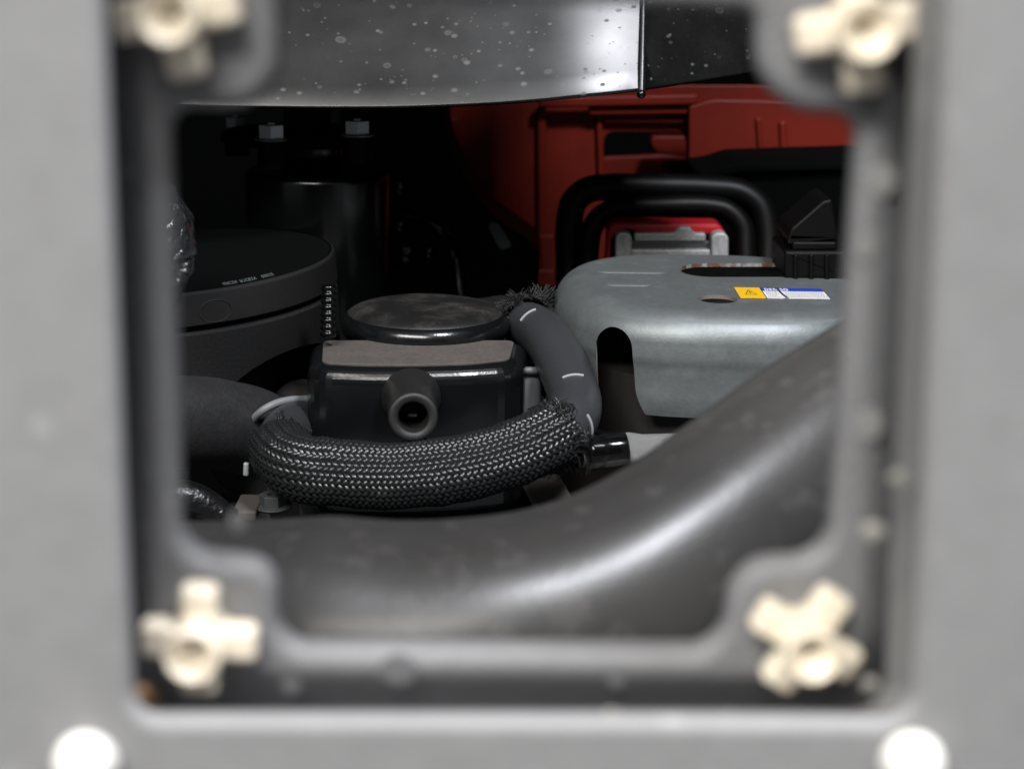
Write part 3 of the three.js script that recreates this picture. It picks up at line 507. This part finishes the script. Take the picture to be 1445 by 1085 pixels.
// ---------------------------------------------------------------- zinc heat shield over a canister, right
{
  const t = thing('heat_shield', 'dull galvanised pressed steel cover with slot, hole and yellow label at the right', 'cover');
  const d = 0.655, yT = at(1005, 432, d).y, cx = onY(1013, 405, yT).x, front = onY(1005, 447, yT).z, back = onY(1005, 353, yT).z, R = px(218, 0.725), cz = (front + back) / 2, Rz = Math.max((front - back) / 2, 0.06);
  YSHIELD = yT; const SE = 2.7, N = 160, prof = [], F = 0.0135, Hs = 0.042, th = 0.0016;
  // outside from the centre of the top outwards, over the pressed fold, down the skirt; then back up the inside
  const outer = [[0, 0], [0.3, 0], [0.55, 0], [0.72, 0]];
  const pushR = (f, off, y) => prof.push([f, off, y]);
  for (const [f, y] of outer) pushR(f, 0, y);
  for (const [o, y] of arcPts(-F, -F, F, 90, 0, 14)) pushR(1, o, y);
  for (const [o, y] of [[0.0006, -F - 0.004], [0.0004, -F - 0.007], [-0.0003, -F - 0.010], [0, -F - 0.02], [0.0004, -Hs]]) pushR(1, o, y);
  
  for (const [o, y] of [[-th, -Hs], [-th, -F - 0.02]]) pushR(1, o, y);
  for (const [o, y] of arcPts(-F, -F, F - th, 0, 90, 10)) pushR(1, o, y);
  for (const f of [0.72, 0.3, 0]) pushR(f, 0, -th);
  const pos = [], uv = [], idx = [], m = prof.length;
  for (let i = 0; i <= N; i++) {
    const a = i / N * Math.PI * 2, co = Math.cos(a), si = Math.sin(a), k = (Math.abs(co) ** SE + Math.abs(si) ** SE) ** (-1 / SE);
    let acc = 0;
    prof.forEach(([f, o, y], j) => {
      const ex = (R * f + o) * k * co, ez = (Rz * f + o) * k * si; pos.push(cx + ex, yT + y, cz + ez);
      if (j) acc += Math.abs(prof[j][2] - prof[j - 1][2]) + Math.abs(f - prof[j - 1][0]) * R; if (y > -0.003) uv.push(cx + ex, cz + ez); else uv.push(a * R, y);
    });
  }
  for (let i = 0; i < N; i++) for (let j = 0; j + 1 < m; j++) { const a = i * m + j; idx.push(a, a + 1, a + m, a + 1, a + m + 1, a + m); }
  let g = new THREE.BufferGeometry(); g.setAttribute('position', new THREE.Float32BufferAttribute(pos, 3)); g.setAttribute('uv', new THREE.Float32BufferAttribute(uv, 2)); g.setIndex(idx); g.computeVertexNormals();
  const vol = () => { const p = g.attributes.position, ix = g.index; let v = 0; const a = V3(), b = V3(), c = V3(); for (let i = 0; i < ix.count; i += 3) { a.fromBufferAttribute(p, ix.getX(i)); b.fromBufferAttribute(p, ix.getX(i + 1)); c.fromBufferAttribute(p, ix.getX(i + 2)); v += a.dot(b.cross(c)); } return v; };
  if (vol() < 0) { const a = g.index.array; for (let i = 0; i < a.length; i += 3) { const q = a[i]; a[i] = a[i + 1]; a[i + 1] = q; } g.computeVertexNormals(); }
  // slot and hole through the top
  const s0 = onY(960, 381, yT), s1 = onY(1220, 381, yT), sh = (onY(1030, 371, yT).z - onY(1030, 390, yT).z) / -2;
  const slot = extrude(roundPoly([[s0.x, -s0.z - sh, sh * 0.9], [s1.x, -s1.z - sh, sh * 0.9], [s1.x, -s1.z + sh, sh * 0.9], [s0.x, -s0.z + sh, sh * 0.9]], 8), 0.03).rotateX(-Math.PI / 2).translate(0, yT - 0.015, 0);
  const h0 = onY(1013, 422, yT), hr = Math.abs(onY(1040, 422, yT).x - onY(985, 422, yT).x) / 2;
  const hole = new THREE.CylinderGeometry(hr, hr, 0.03, 40).translate(h0.x, yT, h0.z);
  // arch notch in the skirt and the lifted skirt left of it
  const along2 = (pts, z0, z1, dx) => { const s = roundPoly(pts, 8); return s; };
  const dA = 0.675, A = [[853, 560, 4], [853, 455, 26], [908, 447, 32], [912, 560, 26], [940, 588, 10], [940, 700, 5], [700, 700, 5], [700, 545, 5]];
  const arch = (() => { const p = roundPoly(A, 8), n = p.length, P = [], I = [], U = []; for (const dd of [0.56, 0.735]) for (const q of p) { const c = at(q.x, q.y, dA), v = ray(880, 500).normalize(), f = c.clone().addScaledVector(V3(0.32, -0.05, -1).normalize().lerp(v, 0.3).normalize(), (dd - dA)); P.push(f.x, f.y, f.z); U.push(q.x * 0.001, dd); }
    const tri = THREE.ShapeUtils.triangulateShape(p.map((q) => V2(q.x, q.y)), []);
    for (const [a, b, c] of tri) { I.push(a, b, c); I.push(n + a, n + c, n + b); }
    for (let i = 0; i < n; i++) { const j = (i + 1) % n; I.push(i, n + i, j, j, n + i, n + j); }
    const q = new THREE.BufferGeometry(); q.setAttribute('position', new THREE.Float32BufferAttribute(P, 3)); q.setAttribute('uv', new THREE.Float32BufferAttribute(U, 2)); q.setIndex(I);
    let v = 0; const a = V3(), b = V3(), c = V3(), pp = q.attributes.position; for (let i = 0; i < I.length; i += 3) { a.fromBufferAttribute(pp, I[i]); b.fromBufferAttribute(pp, I[i + 1]); c.fromBufferAttribute(pp, I[i + 2]); v += a.dot(b.clone().cross(c)); }
    if (v < 0) { for (let i = 0; i < I.length; i += 3) { const k = I[i]; I[i] = I[i + 1]; I[i + 1] = k; } q.setIndex(I); }
    const nn = q.toNonIndexed(); nn.computeVertexNormals(); return nn; })();
  g = mergeVertices(g, 1e-6);
  const b = cut(g, M.zinc, [slot, hole, arch], M.rust);
  part('cover', b.geometry, b.material, t);
  // pressed ribs on the top
  for (const [x0, x1, y, hh] of [[856, 925, 382, 0.0009], [868, 905, 400, 0.0008]]) { const p0 = onY(x0, y, yT), p1 = onY(x1, y, yT); part('pressed_rib', place(new THREE.CapsuleGeometry(0.0052, p1.x - p0.x, 8, 24).rotateZ(Math.PI / 2)  .scale(1, 0.15, 1), V3((p0.x + p1.x) / 2, yT + 0.00005, p0.z)), M.zinc, t); }
  // label
  const cv = document.createElement('canvas'); cv.width = 1024; cv.height = 256; const c = cv.getContext('2d');
  c.fillStyle = '#e9e9e6'; c.fillRect(0, 0, 1024, 256); c.fillStyle = '#f0bd12'; c.fillRect(0, 0, 296, 256); c.fillStyle = '#2b2b2a'; c.fillRect(296, 0, 12, 256);
  c.fillStyle = '#1c3fa8'; c.fillRect(308, 0, 716, 84); c.fillStyle = '#eef0f4'; c.font = 'bold 80px sans-serif'; c.textBaseline = 'middle'; c.fillText('DEN', 338, 44); c.fillText('SO', 520, 44);
  c.strokeStyle = '#33311f'; c.lineWidth = 9; c.beginPath(); c.moveTo(150, 60); c.lineTo(86, 176); c.lineTo(214, 176); c.closePath(); c.stroke(); c.fillStyle = '#33311f'; c.beginPath(); c.moveTo(158, 84); c.lineTo(134, 134); c.lineTo(150, 132); c.lineTo(142, 166); c.lineTo(170, 120); c.lineTo(152, 122); c.closePath(); c.fill();
  c.fillStyle = '#4a4a52'; for (let r = 0; r < 5; r++) for (let x = 330 + (r % 2) * 6; x < 1000;) { const w = 8 + 26 * rnd(); if (x + w < 480 || x > 540) c.fillRect(x, 102 + r * 29, w, 9); x += w + 8; }
  c.fillStyle = '#3a3b3c'; c.beginPath(); c.moveTo(484, 0); c.quadraticCurveTo(488, 150, 524, 256); c.lineTo(560, 256); c.quadraticCurveTo(520, 140, 512, 0); c.closePath(); c.fill();
  const tx = new THREE.CanvasTexture(cv); tx.colorSpace = THREE.SRGBColorSpace; tx.anisotropy = 8;
  const l0 = onY(1045, 421.5, yT), l1 = onY(1170, 421.5, yT), l2 = onY(1037, 407, yT), w = l1.x - l0.x, hh = l0.z - l2.z;
  part('label', new THREE.BoxGeometry(w, 0.0003, hh).translate((l0.x + l1.x) / 2, yT + 0.0004, (l0.z + l2.z) / 2), std({ map: tx, color: 0xdadada, roughness: 0.5 }), t, 'yellow, white and blue caution label with a dark tear');
  // canister below
  const k = thing('canister', 'dark brown metal canister showing below the galvanised cover', 'canister');
  part('shell', new THREE.CylinderGeometry(R * 0.93, R * 0.93, 0.075, 72).scale(1, 1, Rz / R).translate(cx, yT - 0.0665, cz), M.canister, k);
  part('bead', new THREE.TorusGeometry(R * 0.93, 0.0018, 10, 90).rotateX(Math.PI / 2).scale(1, 1, Rz / R).translate(cx, yT - 0.058, cz), M.canister, k);
}
{
  const t = thing('silver_pipe', 'short bare aluminium pipe with black shrink wrap under the galvanised cover', 'pipe');
  const d = 0.60, a = at(880, 634, d), b = at(1010, 628, d + 0.01);
  part('pipe', along(lathe([[0, 0], [px(22, d), 0], [px(24, d), 0.002], [px(20, d), 0.008], [px(19, d), a.distanceTo(b)], [0, a.distanceTo(b)]], 36), a, b), M.silver, t);
  const e = at(825, 640, d - 0.002);
  const g = lathe([[0, 0], [px(23, d), 0.0005], [px(25, d), 0.003], [px(23, d), 0.0065], [px(25, d), 0.0075], [px(24.5, d), e.distanceTo(a) + 0.001], [px(20, d), e.distanceTo(a) + 0.0015]], 40);
  part('shrink_wrap', along(g, e, a), M.wrap, t, 'wrinkled glossy black wrap');
}
// bits under the hose
{
  const t = thing('hose_bracket', 'dusty metal bracket with a bolt head below the left end of the braided hose', 'bracket');
  const d = 0.615;
  part('plate', [box(px(34, d), 0.004, 0.02, at(350, 716, d), 0.001), box(px(46, d), 0.012, 0.003, at(400, 712, d + 0.01), 0.001, 0, 0.2, 0.15)], M.tan, t);
  const p = at(385, 712, d); part('bolt', hexNut(px(18, d), 0.004).translate(p.x, p.y, p.z), M.castDark, t); part('washer', lathe([[0, 0.0006], [px(27, d), 0.0006], [px(27, d), -0.0006], [0, -0.0006]], 30).translate(p.x, p.y - 0.0005, p.z), M.castDark, t);
  single('hose_clip', box(px(8, 0.6), px(20, 0.6), 0.002, at(347, 662, 0.612), 0.0007, 0, 0, -0.06), M.mark, 'tiny pale clip end at the lower left of the braided hose', 'clip');
  single('wire_loom', boxUV(tube([[200, 700, 0.58], [270, 706, 0.585], [320, 740, 0.59]], px(26, 0.585), 50, 26)), M.loom, 'glossy taped wire loom in the lower left corner of the opening', 'loom');
  single('mounting_tab', boxUV(box(px(60, 0.62), 0.003, 0.02, at(772, 694, 0.63), 0.001, 0.3, 0.3, -0.1)), M.tan, 'beige metal tab under the right part of the braided hose', 'tab');
}

// ---------------------------------------------------------------- red body panel at the back
const ZR = -1.02;
{
  const t = thing('red_body_panel', 'red painted sheet metal wall with a rectangular cutout behind everything', 'panel');
  const P = (l, z) => l.map(([x, y, r]) => { const q = onZ(x, y, z); return [q.x, q.y, px(r, 1.02)]; });
  const main = roundPoly(P([[633, 120, 6], [633, 205, 30], [664, 282, 40], [760, 346, 6], [757, 402, 8], [1030, 420, 6], [1240, 420, 6], [1240, 120, 6]], ZR), 6);
  const win = roundPoly(P([[852, 186, 14], [969, 186, 16], [969, 300, 10], [852, 300, 10]], ZR), 6);
  part('sheet', boxUV(extrude(main, 0.003, 0.0008, [win], 2).translate(0, 0, ZR - 0.003)), M.red, t);
  const strip = (x0, y0, x1, y1, w, dz, name = 'fold') => { const a = onZ(x0, y0, ZR + dz), b = onZ(x1, y1, ZR + dz), L = a.distanceTo(b); part(name, boxUV(along(new RoundedBoxGeometry(w, L, 0.006, 3, 0.002).translate(0, L / 2, 0), a, b)), M.red, t); };
  strip(766, 405, 764, 150, 0.006, 0.003); strip(848, 260, 845, 160, 0.004, 0.002); strip(640, 225, 638, 165, 0.008, 0.002, 'edge_flange');
  strip(752, 392, 783, 392, 0.012, 0.006, 'foot_tab'); strip(775, 385, 770, 330, 0.010, 0.004, 'foot_tab');
  strip(760, 144, 985, 140, 0.007, 0.012, 'rail'); strip(830, 156, 1000, 154, 0.006, 0.008, 'rail'); strip(850, 170, 965, 170, 0.003, 0.003, 'rail');
  const nb = (l, z, dep, nm) => part(nm, boxUV(extrude(roundPoly(P(l, z), 5), dep, 0.0012, [], 2).translate(0, 0, z - dep)), M.red, t);
  nb([[972, 150, 4], [1005, 140, 8], [1130, 142, 10], [1230, 150, 10], [1230, 216, 14], [1180, 224, 10], [1040, 226, 8], [1000, 238, 8], [972, 248, 8]], ZR + 0.014, 0.012, 'raised_box');
  strip(1074, 224, 1070, 165, 0.004, 0.015, 'seam'); strip(1106, 212, 1104, 170, 0.005, 0.015, 'seam');
  // ledge seen through the cutout
  nb([[915, 192, 12], [1000, 192, 5], [1000, 222, 5], [925, 218, 14]], ZR - 0.05, 0.01, 'inner_ledge');
  nb([[840, 222, 5], [1000, 215, 5], [1000, 320, 5], [840, 320, 5]], ZR - 0.08, 0.005, 'inner_sheet');
}
// black tubular frame in front of the red wall
{
  const t = thing('tube_frame', 'black rounded double tube frame standing before the red wall', 'frame');
  const d = 0.90;
  part('outer_tube', tube([[802, 430, d], [803, 380, d], [803, 320, d], [810, 285, d], [830, 268, d], [860, 264, d], [930, 264, d], [1000, 266, d], [1045, 272, d], [1072, 292, d], [1082, 325, d], [1083, 380, d], [1083, 420, d]], px(19, d), 140, 26), M.frame, t);
  part('inner_tube', tube([[829, 430, d - 0.01], [830, 360, d - 0.01], [836, 322, d - 0.01], [850, 303, d - 0.01], [875, 294, d - 0.01], [930, 291, d - 0.01], [1000, 291, d - 0.01], [1028, 298, d - 0.01], [1048, 320, d - 0.01], [1052, 360, d - 0.01], [1052, 420, d - 0.01]], px(15, d), 140, 24), M.frame, t);
}
// red unit with cast bracket
{
  const t = thing('control_unit', 'red box with a grey cast aluminium bracket on its front edge', 'control unit');
  const z = at(940, 330, 0.86).z, P = (l, zz) => l.map(([x, y, r]) => { const q = onZ(x, y, zz); return [q.x, q.y, px(r, 0.86)]; });
  part('housing', extrude(roundPoly(P([[858, 314, 14], [1022, 316, 14], [1030, 400, 6], [854, 400, 6]], z), 6), 0.016, 0.002, [], 3).translate(0, 0, z - 0.018), M.redBright, t);
  part('gasket', extrude(roundPoly(P([[862, 332, 12], [892, 322, 8], [902, 331, 4], [948, 331, 4], [962, 319, 7], [980, 331, 4], [1000, 330, 4], [1022, 325, 12], [1029, 400, 5], [860, 400, 5]], z + 0.003), 6), 0.003, 0.0006, [], 2).translate(0, 0, z), M.black, t);
  part('bracket_bar', extrude(roundPoly(P([[895, 329, 3], [952, 329, 4], [958, 320, 5], [974, 320, 5], [980, 329, 4], [996, 329, 3], [996, 340, 3], [895, 340, 3]], z + 0.007), 5), 0.004, 0.0008, [], 2).translate(0, 0, z + 0.003), M.cast, t);
  part('bracket_base', extrude(roundPoly(P([[888, 340, 2], [1003, 340, 2], [1003, 352, 2], [888, 352, 2]], z + 0.006), 4), 0.003, 0.0006, [], 2).translate(0, 0, z + 0.003), M.castDark, t);
  part('bracket_base', extrude(roundPoly(P([[888, 352, 2], [1003, 352, 2], [1003, 372, 2], [888, 372, 2]], z + 0.01), 4), 0.006, 0.0008, [], 2).translate(0, 0, z + 0.004), M.cast, t);
  for (const [x0, x1] of [[869, 892], [1004, 1028]]) part('lug', extrude(roundPoly(P([[x0, 328, 10], [x1, 328, 10], [x1, 380, 3], [x0, 380, 3]], z + 0.012), 7), 0.008, 0.001, [], 2).translate(0, 0, z + 0.004), M.cast, t);
}
// black boxes at the right
{
  const t = thing('relay_box', 'matt black box with a sloped lid in front of the red wall at the right', 'box');
  const z = -0.93, P = (l) => l.map(([x, y, r]) => { const q = onZ(x, y, z); return [q.x, q.y, px(r, 0.95)]; });
  part('housing', boxUV(extrude(roundPoly(P([[982, 242, 4], [1010, 238, 6], [1042, 228, 6], [1240, 222, 6], [1240, 430, 5], [1060, 430, 5], [982, 290, 5]]), 5), 0.06, 0.0015, [], 2).translate(0, 0, z - 0.06)), M.bay, t);
  part('lid_lip', boxUV(extrude(roundPoly(P([[984, 240, 3], [1040, 230, 4], [1240, 226, 3], [1240, 236, 3], [1044, 241, 3], [984, 252, 3]]), 4), 0.006, 0.001, [], 2).translate(0, 0, z)), M.bay, t);
  const k = thing('plug_connector', 'black plug connector with a slanted hood standing on the galvanised cover', 'connector');
  const z2 = onY(1150, 391, YSHIELD).z, Q = (l) => l.map(([x, y, r]) => { const q = onZ(x, y, z2); return [q.x, q.y, px(r, 0.7)]; });
  part('hood', extrude(roundPoly(Q([[1112, 334, 4], [1116, 322, 4], [1162, 282, 4], [1174, 280, 4], [1184, 338, 3], [1112, 340, 3]]), 4), 0.03, 0.0012, [], 2).translate(0, 0, z2 - 0.03), M.satin, k);
  part('shell', extrude(roundPoly(Q([[1118, 340, 3], [1180, 340, 3], [1180, 352, 3], [1118, 352, 3]]), 4), 0.028, 0.001, [], 2).translate(0, 0, z2 - 0.027), M.satin, k);
  part('base', extrude(roundPoly(Q([[1106, 352, 4], [1192, 352, 4], [1192, 391, 4], [1106, 391, 4]]), 4), 0.035, 0.0015, [], 2).translate(0, 0, z2 - 0.033), M.satin, k);
  for (const x of [1118, 1140, 1162]) part('rib', extrude(roundPoly(Q([[x, 356, 2], [x + 6, 356, 2], [x + 6, 392, 2], [x, 392, 2]]), 3), 0.003, 0.0006, [], 2).translate(0, 0, z2 + 0.0015), M.satin, k);
}
// dark engine parts in the middle distance
{
  const t = thing('engine_block', 'dark engine casting with small glinting fittings in the shadows left of the red wall', 'engine');
  const d = 0.93, z = -0.92, P = (l) => l.map(([x, y, r]) => { const q = onZ(x, y, z); return [q.x, q.y, px(r, 0.95)]; });
  part('casting', boxUV(extrude(roundPoly(P([[480, 150, 8], [628, 150, 10], [632, 215, 40], [690, 300, 30], [762, 350, 10], [756, 470, 8], [480, 470, 8]]), 6), 0.06, 0.003, [], 3).translate(0, 0, z - 0.06)), M.black, t);
  for (const [x, y, r, h] of [[562, 250, 11, 26], [562, 308, 13, 22], [570, 342, 20, 34], [604, 346, 10, 20]]) { const a = at(x, y, d - 0.06), b = at(x, y + h, d - 0.06); part('fitting', along(lathe([[0, 0], [px(r, d), 0], [px(r, d), a.distanceTo(b) * 0.8], [px(r * 0.7, d), a.distanceTo(b)], [0, a.distanceTo(b)]], 24), b, a), M.gloss, t); }
  part('pipe', tube([[540, 300, d - 0.05], [590, 308, d - 0.05], [618, 322, d - 0.05], [640, 360, d - 0.04], [650, 420, d - 0.04]], px(9, d), 60, 16), M.gloss, t);
  single('cable_tag', extrude(roundPoly([[686, 316, 8], [702, 312, 8], [724, 348, 6], [706, 354, 6]].map(([x, y, r]) => { const q = onZ(x, y, -0.84); return [q.x, q.y, px(r, 0.86)]; }), 5), 0.002, 0.0005, [], 2).translate(0, 0, -0.842), M.castDark, 'small grey tag hanging in the dark left of the red wall', 'tag');
}

// give every group its base point
scene.updateMatrixWorld(true);
for (const o of scene.children) {
  if (o.isLight || o.isCamera || o.name.startsWith('plastic_fastener')) continue;
  const b = new THREE.Box3().setFromObject(o), base = V3((b.min.x + b.max.x) / 2, b.min.y, (b.min.z + b.max.z) / 2);
  if (!isFinite(base.x)) continue;
  const moved = new Set();
  o.traverse((m) => { if (m.isMesh && !moved.has(m.geometry)) { moved.add(m.geometry); m.geometry.translate(-base.x, -base.y, -base.z); } });
  o.position.copy(base);
}
renderer.render(scene, camera);
